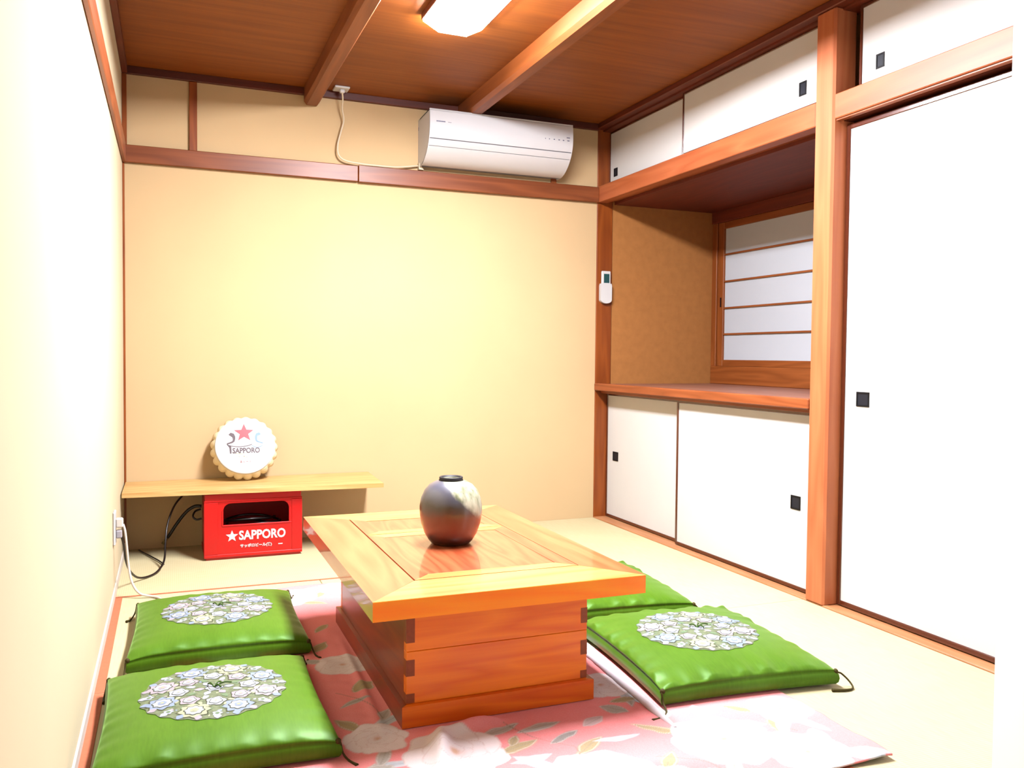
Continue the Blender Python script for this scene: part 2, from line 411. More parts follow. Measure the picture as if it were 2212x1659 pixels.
# ---- sliding doors
def pull(par, xf, y0, y1, z0, z1):
    f = MB()
    t = .006
    f.box(xf-.0025, xf+.002, y0, y1, z0, z0+t).box(xf-.0025, xf+.002, y0, y1, z1-t, z1)
    f.box(xf-.0025, xf+.002, y0, y0+t, z0+t, z1-t).box(xf-.0025, xf+.002, y1-t, y1, z0+t, z1-t)
    o = f.build('door_pull', 'pull_black', par); o['label'] = 'black square recessed door pull'
    MB().box(xf-.0008, xf+.001, y0+t, y1-t, z0+t, z1-t).build('pull_dish', 'pull_grey', o)
def fusuma(name, xf, y0, y1, z0, z1, label, pl=None, fr=.014, side=True):
    """xf: face plane; panel between y0<y1, z0<z1, thin lacquered frame"""
    t = thing(name, (xf, (y0+y1)/2, z0), label, 'sliding door', None, 'structure')
    MB().box(xf, xf+.016, y0+fr, y1-fr, z0+fr, z1-fr).build('panel', 'paper_white', t)
    for nm, d in (('stile', (y0, y0+fr, z0, z1)), ('stile', (y1-fr, y1, z0, z1)), ('rail', (y0+fr, y1-fr, z0, z0+fr)), ('rail', (y0+fr, y1-fr, z1-fr, z1))):
        MB().box(xf-.004, xf+.019, *d, .002).build(nm, 'lacquer', t)
    if pl: pull(t, xf, *pl)
    return t
XL, XR = W+.078, W+.050
fusuma('door_1', XL, -.80, -.004, .008, .702, 'white lower cupboard door below the alcove, the half beside the corner post', (-.140, -.081, .329, .379))
fusuma('door_2', XR, -1.722, -.762, .008, .702, 'white lower cupboard door below the alcove, the half beside the thick post', (-1.630, -1.575, .318, .372))
fusuma('door_3', XL, -.81, .0, H+.104, ZT-.002, 'white upper cupboard door above the alcove, the half beside the corner post', (-.090, -.050, 1.900, 1.945), .010)
fusuma('door_4', XR, -1.722, -.770, H+.100, ZT-.002, 'white upper cupboard door above the alcove, the half beside the thick post', (-1.615, -1.575, 1.915, 1.968), .010)
fusuma('door_5', W+.060, -2.72, -1.822, .008, H-.012, 'tall white closet door beside the thick post', (-1.955, -1.895, .738, .790), .018)
fusuma('door_6', W+.062, -2.78, -1.872, H+.100, ZT-.002, 'white upper cupboard door above the tall closet, slid slightly open', (-1.985, -1.948, 1.908, 1.958), .012)
fusuma('door_7', W+.086, -3.04, -2.70, .008, H-.012, 'second tall closet door, mostly behind the white partition', None, .018)

# ---- paper window screens
def shoji(name, x, y0, y1, label, pl):
    t = thing(name, (x, (y0+y1)/2, .856), label, 'window screen', None, 'structure')
    sw = .052
    zs = [.893, 1.042, 1.193, 1.347, 1.503, 1.652]
    for d in ((y0, y0+sw), (y1-sw, y1)):
        MB().box(x, x+.026, *d, .856, 1.690, .002).build('stile', 'shoji_wood_z', t)
    MB().box(x, x+.026, y0+sw, y1-sw, .856, zs[0], .002).build('rail', 'shoji_wood', t)
    MB().box(x, x+.026, y0+sw, y1-sw, zs[-1], 1.690, .002).build('rail', 'shoji_wood', t)
    for k in range(5):
        MB().box(x+.013, x+.016, y0+sw, y1-sw, zs[k]+(.005 if k else 0), zs[k+1]-(.005 if k < 4 else 0)).build('paper_pane', 'shoji_paper', t)
        if k: MB().box(x+.003, x+.016, y0+sw, y1-sw, zs[k]-.005, zs[k]+.005, .001).build('bar', 'shoji_wood', t)
    MB().box(x-.001, x+.002, y1-.036, y1-.024, 1.20, 1.255).build('finger_pull', 'pull_black', t)
shoji('window_1', 3.180, -.90, -.052, 'paper window screen at the back of the alcove, far half with wooden cross bars', True)
shoji('window_2', 3.208, -1.733, -.86, 'paper window screen at the back of the alcove, half hidden by the thick post', True)

# ================================================================== CEILING LIGHT
L = thing('ceiling_light', (1.20, -1.70, ZC), 'rectangular ceiling light glowing white on a shallow brown base', 'lamp')
lx0, lx1, ly0, ly1 = 1.078, 1.322, -2.32, -1.10
hb = MB().box(lx0, lx1, ly0, ly1, 2.166, ZC, .002)
hb.build('housing', 'lamp_housing', L)
e = .006
prof = [(lx0+e, 2.1655), (lx0+e, 2.160), (1.145, 2.128), (1.255, 2.128), (lx1-e, 2.160), (lx1-e, 2.1655)]
MB().prism([(x, ly0+e, z) for x, z in prof], (0, ly1-ly0-2*e, 0)).build('diffuser', 'lamp_glow', L)

# ================================================================== LOW TABLE
T = thing('low_table', (.968, -1.835, .006), 'glossy orange wooden low table with a boxed base and framed lid panels', 'table')
z0 = .006
px0, px1, py0, py1 = .710, 1.227, -2.274, -1.396
th = .030
def mitre(x0, x1, y0, y1, w, z0_, z1_, names, mats, par, wl=None, gap=.0006, bev=0):
    """four mitred boards: front, back, left, right"""
    if not isinstance(w, (tuple, list)): w = (w, w, w, w)
    f, b_, l, r = w
    quads = [[(x0, y0), (x1, y0), (x1-r, y0+f), (x0+l, y0+f)], [(x0+l, y1-b_), (x1-r, y1-b_), (x1, y1), (x0, y1)],
             [(x0, y0), (x0+l, y0+f), (x0+l, y1-b_), (x0, y1)], [(x1-r, y0+f), (x1, y0), (x1, y1), (x1-r, y1-b_)]]
    for q, mm in zip(quads, mats):
        cx = sum(p[0] for p in q)/4; cy = sum(p[1] for p in q)/4
        q = [(px+(gap if px < cx else -gap), py+(gap if py < cy else -gap)) for px, py in q]
        o = MB().prism([(a, c, z0_) for a, c in q], (0, 0, z1_-z0_))
        o.build(names, mm, par)
mitre(px0, px1, py0, py1, th, z0, .058, 'plinth_board', ['table_plinth', 'table_plinth', 'table_side_y', 'table_side_y'], T, gap=.0)
bx0, bx1, by0, by1 = .724, 1.213, -2.258, -1.412
MB().box(bx0, bx1, by0, by0+.024, .058, .186, .001).build('front_board', 'table_front', T)
MB().box(bx0, bx1, by0, by0+.024, .1868, .304, .001).build('front_board', 'table_front', T)
MB().box(bx0, bx1, by1-.024, by1, .058, .304, .001).build('back_board', 'table_front', T)
MB().box(bx0, bx0+.024, by0+.0245, by1-.0245, .058, .304, .001).build('side_board', 'table_side_y', T)
MB().box(bx1-.024, bx1, by0+.0245, by1-.0245, .058, .304, .001).build('side_board', 'table_side_y', T)
for (a, c, d, e_) in ((bx0-.0006, bx0+.021, .060, .083), (bx0-.0006, bx0+.021, .126, .166), (bx0-.0006, bx0+.021, .208, .290),
                      (bx1-.018, bx1+.0006, .060, .080), (bx1-.018, bx1+.0006, .122, .160), (bx1-.018, bx1+.0006, .206, .246)):
    MB().box(a, c, by0-.0007, by0+.0235, d, e_).build('joint_pin', 'end_grain', T)
tx0, tx1, ty0, ty1 = .6155, 1.322, -2.37, -1.30
zt0, zt1 = .304, .350
ix0, ix1, iy0, iy1 = .752, 1.205, -2.222, -1.400
quadw = (iy0-ty0, ty1-iy1, ix0-tx0, tx1-ix1)
mitre(tx0, tx1, ty0, ty1, quadw, zt0, zt1, 'top_board', ['table_x', 'table_x', 'table_y', 'table_y'], T, gap=.0003)
MB().box(tx0+.0004, tx1-.0004, ty0-.0012, ty0+.001, zt0, zt1-.0006).build('front_lit_skin', 'table_edge_lit', T)  # added thin skin carrying the painted-in brightness of the front edge
MB().box(ix0-.02, ix1+.02, iy0-.02, iy1+.02, zt0-.001, zt0+.016).build('lid_support', 'end_grain', T)
def lid(y0, y1):
    o = MB().box(ix0+.047, ix1-.047, y0+.047, y1-.047, zt0+.018, zt1-.0004, .0006).build('lid_panel', 'lid_y', T)
    mitre(ix0+.0035, ix1-.002, y0, y1, .046, zt0+.018, zt1+.0004, 'lid_frame', ['table_x', 'table_x', 'lid_y', 'lid_y'], o, gap=.0004)
lid(iy0+.002, -1.668); lid(-1.6655, iy1-.002)

# ================================================================== VASE
V = thing('vase', (.967, -1.848, .3502), 'round stoneware vase with grey shoulder and rust brown foot on the low table', 'vase')
pr = [(.050, 0), (.058, .003), (.066, .012), (.078, .032), (.0875, .060), (.0925, .090), (.0925, .112), (.088, .136), (.078, .158), (.064, .174), (.048, .183), (.037, .186), (.033, .189), (.034, .194), (.031, .195), (.028, .192), (.027, .180), (.05, .165), (.07, .12), (.06, .03), (.02, .02)]
vm = MB().lathe(pr, (0, 0, 0), 56).build('body', 'vase_glaze', V, local=True)
MB().lathe([(.0275, .176), (.0275, .1835), (.001, .1836)], (0, 0, 0), 32).build('mouth_shade', 'vase_dark', V, local=True)  # dark disc closing the neck, shade of the hollow put into its colour
MB().lathe([(.0365, .1865), (.0345, .1905), (.0352, .1955), (.0335, .1975), (.0285, .1965), (.0276, .186)], (0, 0, 0), 40).build('lip', 'vase_dark', V, local=True)

# ================================================================== CRATE, BOARD, CAP SIGN
cx0, cx1, cy0, cy1, ch = .330, .748, -.345, -.045, .292
C = thing('beer_crate', ((cx0+cx1)/2, (cy0+cy1)/2, 0), 'red plastic beer crate with white lettering under the wooden shelf board', 'crate')
b = MB(); t = .010
hx0, hx1, hz0, hz1 = .410, .690, .152, .246
b.box(cx0+.004, cx1-.004, cy0+.003, cy0+t, .012, hz0, .002)
b.box(cx0+.004, cx1-.004, cy0+.003, cy0+t, hz1, ch-.003, .002)
b.box(cx0+.004, hx0, cy0+.003, cy0+t, hz0-.001, hz1+.001).box(hx1, cx1-.004, cy0+.003, cy0+t, hz0-.001, hz1+.001)
for sx, xc in ((1, hx0), (-1, hx1)):                       # rounded top corners of the hand hole
    R = .030; pts = [(xc, cy0+.0032, hz1+.001)]
    for k in range(7):
        a = math.pi/2*k/6
        pts.append((xc+sx*(R-R*math.cos(a)), cy0+.0032, hz1-R+R*math.sin(a)))
    b.prism(pts, (0, t-.0034, 0))
b.box(cx0+.003, cx0+t, cy0+t, cy1-.003, .012, ch-.003).box(cx1-t, cx1-.003, cy0+t, cy1-.003, .012, ch-.003)
b.box(cx0+.004, cx1-.004, cy1-t, cy1-.003, .012, ch-.003)
b.box(cx0+.006, cx1-.006, cy0+.006, cy1-.006, .0, .014, .004)
b.build('body', 'red_plastic', C)
b = MB()
b.box(cx0, cx1, cy0, cy1, .254, .262, .002)
C2 = b.build('upper_rib', 'red_plastic', C)
bmx = MB()
bmx.box(cx0, cx1, cy0, cy0+.004, .010, .024, .0015).box(cx0, cx0+.004, cy0+.004, cy1, .010, .024).box(cx1-.004, cx1, cy0+.004, cy1, .010, .024)
bmx.build('foot_rib', 'red_plastic', C)
for a, c in ((cx0, cx0+.058), (cx1-.046, cx1)):
    MB().box(a, c, cy0, cy0+.004, .024, .2535, .0015).build('corner_pillar', 'red_plastic', C)
b = MB()
b.box(hx0-.006, hx1+.006, cy0, cy0+.004, hz0-.006, hz0, .001).box(hx0-.006, hx0, cy0, cy0+.004, hz0, hz1-.03).box(hx1, hx1+.006, cy0, cy0+.004, hz0, hz1-.03)
b.build('hole_rim', 'red_plastic', C)
def front(xc, zc, y): return Matrix(((1, 0, 0, xc), (0, 0, -1, y), (0, 1, 0, zc), (0, 0, 0, 1)))
place_text('lettering', 'SAPPORO', .05, .200, front(.575, .103, cy0+.002), 'white_print', C, .0016, .042)
place_text('lettering', '\u30b5\u30c3\u30dd\u30ed\u30d3\u30fc\u30eb(\u682a)', .02, .135, front(.548, .055, cy0+.002), 'white_print', C, .0008, .018)
b = MB(); b.box(.643, .662, cy0+.0014, cy0+.003, .052, .056); b.build('small_print', 'white_print', C)
sp = [(.446+p[0], cy0+.0014, .101+p[1]) for p in star_pts(.027, .42)]
MB().prism(sp, (0, .0016, 0)).build('star', 'white_print', C)
# cable in the crate
pts = []
for k in range(90):
    a = k*.42; R = .095+.012*math.sin(k*.7)
    pts.append((.545+R*1.15*math.cos(a), -.195+R*math.sin(a), .020+.0016*k+.006*math.sin(k*.9)))
cb = MB().tube(pts, .0055, 7, 3).build('coiled_cable', 'black_rubber')
tag(cb, 'black cable coiled inside the red crate', 'cable')
# board
S = thing('shelf_board', (.56, -.19, .293), 'pale wooden board laid across the red crate against the wall', 'board')
bq = [(.006, -.345), (1.108, -.405), (1.122, -.008), (.006, -.004)]
o_ = MB().prism([(x, y, .2935) for x, y in bq], (0, 0, .0195)).build('plank', 'board', S)
# cap sign
tl = math.radians(20)
nrm = Vector((0, -math.cos(tl), math.sin(tl))); upv = Vector((0, math.sin(tl), math.cos(tl))); rgt = Vector((1, 0, 0))
cc = Vector((.519, -.122, .4755))
K = thing('bottle_cap_sign', (.519, -.10, .3135), 'giant white bottle cap sign with a red star leaning on the wall above the crate', 'sign')
def capM(off):
    c = cc+nrm*off
    return Matrix(((rgt.x, upv.x, nrm.x, c.x), (rgt.y, upv.y, nrm.y, c.y), (rgt.z, upv.z, nrm.z, c.z), (0, 0, 0, 1)))
def crimp(r0, amp): return lambda a: r0+amp*(abs(math.cos(10.5*a))**.7-.3)
prof = [(.10, -.051), (crimp(.142, .011), -.052), (crimp(.145, .012), -.047), (crimp(.141, .009), -.030), (crimp(.1365, .004), -.014), (.134, -.006)]
MB().lathe(prof, None, 168, M=capM(0)).build('skirt', 'cap_skirt', K)
MB().lathe([(.134, -.0055), (.1335, -.001), (.130, .0025), (.120, .005), (.08, .0068), (.0, .0072)], None, 96, M=capM(0)).build('face', 'cap_face', K)
def on_cap(pts, off=.0082, d=.0006): return [tuple(capM(off) @ Vector((x, y, 0))) for x, y in pts], tuple(-nrm*d)
def cap_poly(name, pts, mat, off=.0082):
    p, d = on_cap(pts, off); return MB().prism(p, d).build(name, mat, K)
cap_poly('star', [(x*1.05-.004, y+.060) for x, y in star_pts(.044, .43)], 'cap_red')
def ribbon(pts, w):
    P = [Vector((x, y, 0)) for x, y in pts]; A = []; B = []
    for i, p in enumerate(P):
        tg = (P[min(i+1, len(P)-1)]-P[max(i-1, 0)]).normalized(); n = Vector((-tg.y, tg.x, 0)); ww = w(i/(len(P)-1)) if callable(w) else w
        A.append((p+n*ww)[:2]); B.append((p-n*ww)[:2])
    return A+B[::-1]
def curl(s): return [(s*(-.066), .048), (s*(-.061), .055), (s*(-.054), .052), (s*(-.050), .043), (s*(-.049), .032), (s*(-.051), .022), (s*(-.057), .017), (s*(-.068), .013), (s*(-.080), .009)]
cap_poly('scroll', ribbon(curl(1), lambda t: .0085-.0055*t), 'cap_brown'); cap_poly('scroll', ribbon(curl(-1), lambda t: .0075-.005*t), 'cap_blue')
arc = lambda y, x0, x1: [(x0+(x1-x0)*k/14, y-.010*(1-(2*k/14-1)**2)) for k in range(15)]
cap_poly('banner', arc(.004, -.078, .078)+[(x, y-.034) for x, y in arc(.004, -.078, .078)][::-1], 'cap_face', .0076)
cap_poly('banner_line', ribbon(arc(.004, -.080, .030), .0018), 'cap_brown'); cap_poly('banner_line', ribbon(arc(-.001, .030, .078), .0018), 'cap_blue')
cap_poly('banner_end', [(-.084, .012), (-.074, .003), (-.062, -.002), (-.061, -.036), (-.068, -.038), (-.071, -.010)], 'cap_brown')
cap_poly('banner_line', ribbon(arc(-.030, -.055, .02), .0009), 'cap_cream')
ltr = place_text('lettering', 'SAPPORO', .03, .122, capM(.0084) @ Matrix.Translation((.004, -.024, 0)), 'cap_brown', K, .0010, .026)
place_text('small_print', '\u30b5\u30c3\u30dd\u30ed', .012, .04, capM(.0084) @ Matrix.Translation((-.012, -.053, 0)), 'cap_cream', K, 0, .009)
place_text('small_print', '\u751f\u30d3\u30fc\u30eb', .012, .05, capM(.0084) @ Matrix.Translation((0, -.076, 0)), 'cap_pink', K, 0, .010)

# ================================================================== AIR CONDITIONER
A = thing('air_conditioner', (1.76, -.1, 1.86), 'white wall air conditioner above the brown rail', 'air conditioner')
ax0, ax1 = 1.375, 2.150
prof = [(0, 2.098), (-.190, 2.106), (-.205, 2.102), (-.209, 2.090), (-.212, 2.040), (-.208, 2.000), (-.196, 1.962), (-.176, 1.930), (-.150, 1.903), (-.118, 1.880), (-.085, 1.866), (-.05, 1.860), (0, 1.862)]
inner = [(0, 2.094), (-.188, 2.100), (-.202, 2.090), (-.206, 2.040), (-.202, 2.002), (-.191, 1.966), (-.171, 1.935), (-.146, 1.909), (-.115, 1.886), (-.083, 1.872), (-.05, 1.866), (0, 1.867)]
MB().prism([(ax0+.004, y, z) for y, z in inner], (ax1-ax0-.008, 0, 0)).build('chassis', 'ac_grey', A)
def strip(name, pp, x0=ax0, x1=ax1, mat='ac_white', thk=.005):
    P = [Vector((0, y, z)) for y, z in pp]; off = []
    for i, p in enumerate(P):
        tg = (P[min(i+1, len(P)-1)]-P[max(i-1, 0)]).normalized(); n = Vector((0, -tg.z, tg.y)); off.append(p+n*thk)
    c = Vector((0, -.1, 1.98))
    poly = [(x0, p.y, p.z) for p in P]+[(x0, p.y, p.z) for p in off[::-1]]
    return MB().prism(poly, (x1-x0, 0, 0)).build(name, mat, A)
def arcpts(n=60):
    P = [Vector((0, y, z)) for y, z in prof]; Q = []
    for i in range(len(P)-1):
        p0 = P[max(i-1, 0)]; p1 = P[i]; p2 = P[i+1]; p3 = P[min(i+2, len(P)-1)]
        for k in range(24):
            t_ = k/24; Q.append(.5*((2*p1)+(p2-p0)*t_+(2*p0-5*p1+4*p2-p3)*t_*t_+(3*p1-p0-3*p2+p3)*t_**3))
    return Q
Q = arcpts()
fr = [(q.y, q.z) for q in Q if q.y < -.03]
up1 = [q for q in fr if q[1] > 1.968]; mid = [q for q in fr if 1.936 < q[1] <= 1.9655]; low = [q for q in fr if q[1] <= 1.9348 and q[0] < -.06]
strip('front_panel', up1); strip('lower_panel', mid); strip('louver', low)
for xx in (ax0, ax1-.004):
    MB().prism([(xx, y, z) for y, z in prof], (.004, 0, 0)).build('side_panel', 'ac_white', A)
MB().box(ax0-.001, ax0+.002, -.012, -.006, 2.045, 2.062).build('side_slot', 'ac_mark', A)
b = MB()
for k in range(8): b.box(1.408+k*.0058, 1.4125+k*.0058, -.2135, -.2115, 2.046, 2.0515)
b.build('maker_mark', 'ac_mark', A)['kind'] = 'stuff'
b = MB()
for k in range(3): b.box(1.468+k*.006, 1.472+k*.006, -.2135, -.2115, 2.0465, 2.0495)
b.build('small_mark', 'ac_grey', A)['kind'] = 'stuff'
b = MB()
for xx, w_ in ((1.990, .003), (2.012, .004), (2.038, .007), (2.065, .008), (2.090, .008), (2.116, .012)): b.box(xx, xx+w_, -.2135, -.211, 2.022, 2.026)
b.box(2.112, 2.130, -.2145, -.211, 2.037, 2.041)
b.build('indicator_marks', 'ac_mark', A)['kind'] = 'stuff'
MB().prism([(1.372, -.03, 1.846), (1.398, -.03, 1.846), (1.378, -.03, 1.872), (1.372, -.03, 1.880)], (0, .028, 0)).build('pipe_cover', 'cord_cream', A)
# ceiling socket and cable
P_ = thing('ceiling_socket', (.968, -.085, ZC), 'small white square socket plate on the ceiling feeding the cable', 'socket')
MB().box(.932, 1.004, -.120, -.046, ZC-.010, ZC-.0005, .003).build('plate', 'plastic_white', P_)
MB().box(.960, .984, -.098, -.074, ZC-.026, ZC-.0095, .004).build('plug', 'plastic_white', P_)
ac = MB().tube([(.972, -.086, 2.166), (.978, -.070, 2.140), (.980, -.045, 2.10), (.990, -.030, 2.05), (.976, -.028, 1.99), (.962, -.028, 1.93), (.966, -.030, 1.880), (1.00, -.031, 1.855), (1.075, -.033, 1.8465), (1.16, -.033, 1.8445), (1.26, -.028, 1.848), (1.371, -.020, 1.866)], .0042, 8, 6).build('power_cable', 'cord_cream')
tag(ac, 'cream cable hanging from the ceiling socket to the air conditioner', 'cable')
# remote
Rm = thing('remote_control', (2.455, -.006, 1.20), 'white air conditioner remote hanging on the brown corner post', 'remote')
MB().box(2.428, 2.484, -.026, -.012, 1.262, 1.382, .004).build('handset', 'plastic_white', Rm)
MB().box(2.440, 2.474, -.0268, -.0255, 1.316, 1.366).build('screen', 'screen_green', Rm)
MB().box(2.443, 2.458, -.0268, -.0255, 1.298, 1.306).build('button', 'plastic_grey', Rm)
hp = []
for k in range(13):
    a = math.pi+math.pi*k/12; hp.append((2.455+.0345*math.cos(a), -.030, 1.222+.020*math.sin(a)))
hp += [(2.4895, -.030, 1.300), (2.486, -.030, 1.312), (2.424, -.030, 1.312), (2.4205, -.030, 1.300)]
MB().prism(hp, (0, .0235, 0)).build('holder', 'plastic_white', Rm)

# ================================================================== WALL SOCKET AND CABLES AT LEFT
O = thing('wall_socket', (0, -.815, .21), 'white double socket with two plugs low on the left wall', 'socket')
MB().box(.0, .009, -.852, -.782, .200, .322, .003).build('plate', 'plastic_white', O)
MB().box(.009, .034, -.832, -.806, .262, .296, .004).build('plug', 'cord_white', O)
MB().box(.009, .030, -.830, -.806, .222, .252, .004).build('plug', 'plastic_grey', O)
c1 = MB().tube([(.033, -.819, .272), (.040, -.822, .245), (.046, -.822, .18), (.052, -.825, .11), (.064, -.84, .055), (.09, -.855, .018), (.13, -.862, .006), (.158, -.90, .006), (.172, -.98, .006), (.178, -1.06, .006)], .0042, 8, 6).build('white_cable', 'cord_white')
tag(c1, 'white cable running from the wall socket to the floor cushion', 'cable')
c2 = MB().tube([(.028, -.818, .226), (.034, -.80, .19), (.04, -.76, .12), (.052, -.68, .06), (.075, -.61, .018), (.11, -.56, .006), (.145, -.50, .010), (.17, -.42, .035), (.175, -.33, .095), (.185, -.27, .165), (.215, -.22, .235), (.262, -.18, .283)], .0042, 8, 6).build('black_cable', 'black_rubber')
tag(c2, 'thin black cable rising from the floor to the underside of the board', 'cable')
c3 = thing('plug_lead', (.17, -.06, .05), 'thick black lead with a brass plug beside the red crate', 'cable')
MB().tube([(.326, -.13, .205), (.30, -.12, .205), (.265, -.10, .18), (.225, -.075, .125), (.195, -.06, .075), (.182, -.05, .055)], .0075, 9, 6).build('lead', 'black_rubber', c3)
MB().tube([(.327, -.16, .155), (.305, -.16, .150), (.290, -.155, .165), (.300, -.14, .185), (.324, -.135, .193)], .0045, 8, 6).build('loop', 'black_rubber', c3)
MB().tube([(.182, -.05, .055), (.170, -.045, .037), (.162, -.042, .026)], .0075, 10, 1).build('plug_end', 'brass', c3)
c4 = MB().tube([(.062, -.05, .006), (.115, -.20, .0065), (.150, -.30, .0065), (.168, -.375, .008)], .0032, 7, 6).build('floor_cable', 'black_rubber')
tag(c4, 'short black cable lying on the mat under the board', 'cable')

# ================================================================== BLANKET
BX0, BX1, BY0, BY1 = .20, 1.715, -2.80, -.905
NX, NY = 430, 540
xs = np.linspace(0, 1, NX); ys = np.linspace(0, 1, NY)
U_, V_ = np.meshgrid(xs, ys)
X = BX0+(BX1-BX0)*U_; Y = BY0+(BY1-BY0)*V_
X = X+.012*np.sin(Y*5+1)*U_+.006*np.sin(Y*13)*(1-U_); Y = Y+.010*np.sin(X*6)*(1-V_)+.008*np.sin(X*5+2)*V_
rng = np.random.RandomState(7)
def hexlin(c): return np.array(lin(c, .62))
PINK = hexlin((246, 136, 136)); colr = np.tile(PINK, (NY, NX, 1))
def vnoise(X, Y, f, seed):
    r = np.random.RandomState(seed); g = r.rand(64, 64); x = X*f+20; y = Y*f+20
    xi = np.floor(x).astype(int); yi = np.floor(y).astype(int); fx = x-xi; fy = y-yi; fx = fx*fx*(3-2*fx); fy = fy*fy*(3-2*fy)
    G = lambda a, b_: g[a % 64, b_ % 64]
    return (G(xi, yi)*(1-fx)+G(xi+1, yi)*fx)*(1-fy)+(G(xi, yi+1)*(1-fx)+G(xi+1, yi+1)*fx)*fy
n0 = vnoise(X, Y, 5, 1); colr = colr*(.94+.12*n0)[..., None]
Xp = X+.010*(vnoise(X, Y, 30, 3)-.5); Yp = Y+.010*(vnoise(X, Y, 30, 4)-.5)
def put(mask, c, a=1.0):
    m_ = (np.clip(mask, 0, 1)*a)[..., None]
    colr[:] = colr*(1-m_)+np.array(c)*m_
def smooth(d, w): return np.clip(.5-d/w, 0, 1)
def leaf(cx, cy, ang, L_, Wd, c):
    dx, dy = Xp-cx, Yp-cy; u = dx*math.cos(ang)+dy*math.sin(ang); v = -dx*math.sin(ang)+dy*math.cos(ang)
    e_ = np.abs(v)-Wd*(1-(u/L_)**2); e_ = np.where(np.abs(u) < L_, e_, 1)
    put(smooth(e_, .004), hexlin(c)); put(smooth(np.abs(e_+.003)-.001, .003), hexlin((232, 214, 206)), .7)
    put(smooth(np.abs(v)-.0012, .003)*(np.abs(u) < L_*.85), hexlin((128, 118, 108)), .5)
def flower(cx, cy, R, rot, tint=(236, 222, 222)):
    for ring, (rr, n, sz) in enumerate(((.62, 7, .46), (.36, 6, .36), (.12, 4, .24))):
        for k in range(n):
            a = rot+2*math.pi*k/n+ring*.5
            px_, py_ = cx+R*rr*math.cos(a), cy+R*rr*math.sin(a)
            dx, dy = Xp-px_, Yp-py_; u = (dx*math.cos(a)+dy*math.sin(a))/(R*sz*.95); v = (-dx*math.sin(a)+dy*math.cos(a))/(R*sz*1.08)
            d = np.sqrt(u*u+v*v+1e-9)-1
            c = hexlin(tint)*(1-.05*ring)
            put(smooth(d, .07), c)
            put(smooth(np.abs(d+.05)-.02, .06), hexlin((206, 168, 160)), .75)
            put(smooth(np.sqrt((u+.7)**2+v*v)-.6, .5), hexlin((222, 186, 176)), .4)
    put(smooth(np.hypot(Xp-cx, Yp-cy)-R*.09, .01), hexlin((206, 160, 130)))
def stem(p, q, bend):
    p = np.array(p); q = np.array(q); t = ((X-p[0])*(q[0]-p[0])+(Y-p[1])*(q[1]-p[1]))/((q-p)@(q-p))
    n_ = np.array([-(q-p)[1], (q-p)[0]])/np.linalg.norm(q-p); s_ = (X-p[0])*n_[0]+(Y-p[1])*n_[1]
    put(smooth(np.abs(s_-bend*4*t*(1-t))-.0014, .003)*((t > 0) & (t < 1)), hexlin((132, 110, 96)), .8)
GREY = (176, 168, 158); OL = (170, 150, 104); BL = (188, 196, 206)
flow = [(.79, -2.44, .115), (1.40, -2.60, .12), (1.545, -2.72, .095), (1.05, -2.66, .12), (1.645, -2.50, .08), (1.17, -2.76, .09), (.66, -1.80, .08), (.60, -1.05, .10), (.64, -2.30, .075), (1.29, -2.20, .08), (.36, -1.75, .09), (.80, -.99, .08), (1.45, -1.85, .09), (.56, -2.60, .10), (.33, -2.7, .1)]
for (cx, cy, R) in flow:
    for k in range(3):
        a = rng.rand()*6.28
        leaf(cx+R*1.3*math.cos(a), cy+R*1.3*math.sin(a), a+rng.randn()*.3, .050+.02*rng.rand(), .017, [GREY, OL, BL][k])
for (cx, cy, R) in flow: flower(cx, cy, R, rng.rand()*6)
for (cx, cy, a, L_, Wd, c) in [(1.02, -2.385, .15, .062, .017, GREY), (1.055, -2.455, .45, .055, .016, (140, 134, 128)), (.94, -2.43, 1.0, .030, .014, OL), (1.16, -2.40, .5, .045, .022, (200, 170, 168)), (1.17, -2.50, -.05, .062, .013, BL), (.945, -2.525, .1, .055, .014, BL),
                                (1.245, -2.35, -.8, .040, .022, GREY), (1.30, -2.31, .0, .045, .016, OL), (1.625, -2.665, 1.2, .040, .024, (240, 230, 226)), (1.50, -2.545, -.5, .055, .02, (240, 230, 226)), (1.28, -2.72, -.2, .06, .016, BL), (.62, -1.62, 1.0, .05, .02, OL), (.68, -1.98, .8, .045, .026, OL), (.635, -2.08, .4, .05, .012, GREY), (.655, -1.45, .9, .045, .018, OL), (.69, -2.18, 1.1, .04, .014, GREY), (.60, -2.46, .3, .05, .03, GREY), (.68, -2.52, -.6, .04, .022, OL),
                                (1.46, -2.45, .2, .05, .018, GREY), (1.35, -2.42, 1.2, .04, .018, GREY)]:
    leaf(cx, cy, a, L_, Wd, c)
for p, q, bd in (((.95, -2.33), (1.06, -2.50), -.02), ((1.06, -2.50), (1.02, -2.60), .01), ((1.40, -2.48), (1.60, -2.62), .02), ((.60, -2.0), (.68, -2.2), .02), ((1.2, -2.62), (1.33, -2.75), .02)):
    stem(p, q, bd)
# relief: flat under the table and cushions, soft folds elsewhere
def rect_d(cx, cy, hx, hy, rot=0):
    dx, dy = X-cx, Y-cy; u = np.abs(dx*math.cos(rot)+dy*math.sin(rot))-hx; v = np.abs(-dx*math.sin(rot)+dy*math.cos(rot))-hy
    return np.hypot(np.maximum(u, 0), np.maximum(v, 0))
CUSH = [(.292, -2.085, 0.0), (.335, -1.388, math.radians(-1.0)), (1.660, -2.108, math.radians(-5)), (1.652, -1.435, math.radians(-5))]
dist = rect_d((px0+px1)/2, (py0+py1)/2, (px1-px0)/2, (py1-py0)/2)
for cx, cy, r_ in CUSH: dist = np.minimum(dist, rect_d(cx, cy, .28, .31, r_))
msk = np.clip(dist/.05, 0, 1); msk = msk*msk*(3-2*msk)
Z = .0042+.004*msk*vnoise(X, Y, 12, 8)+.003*msk*vnoise(X, Y, 35, 9)
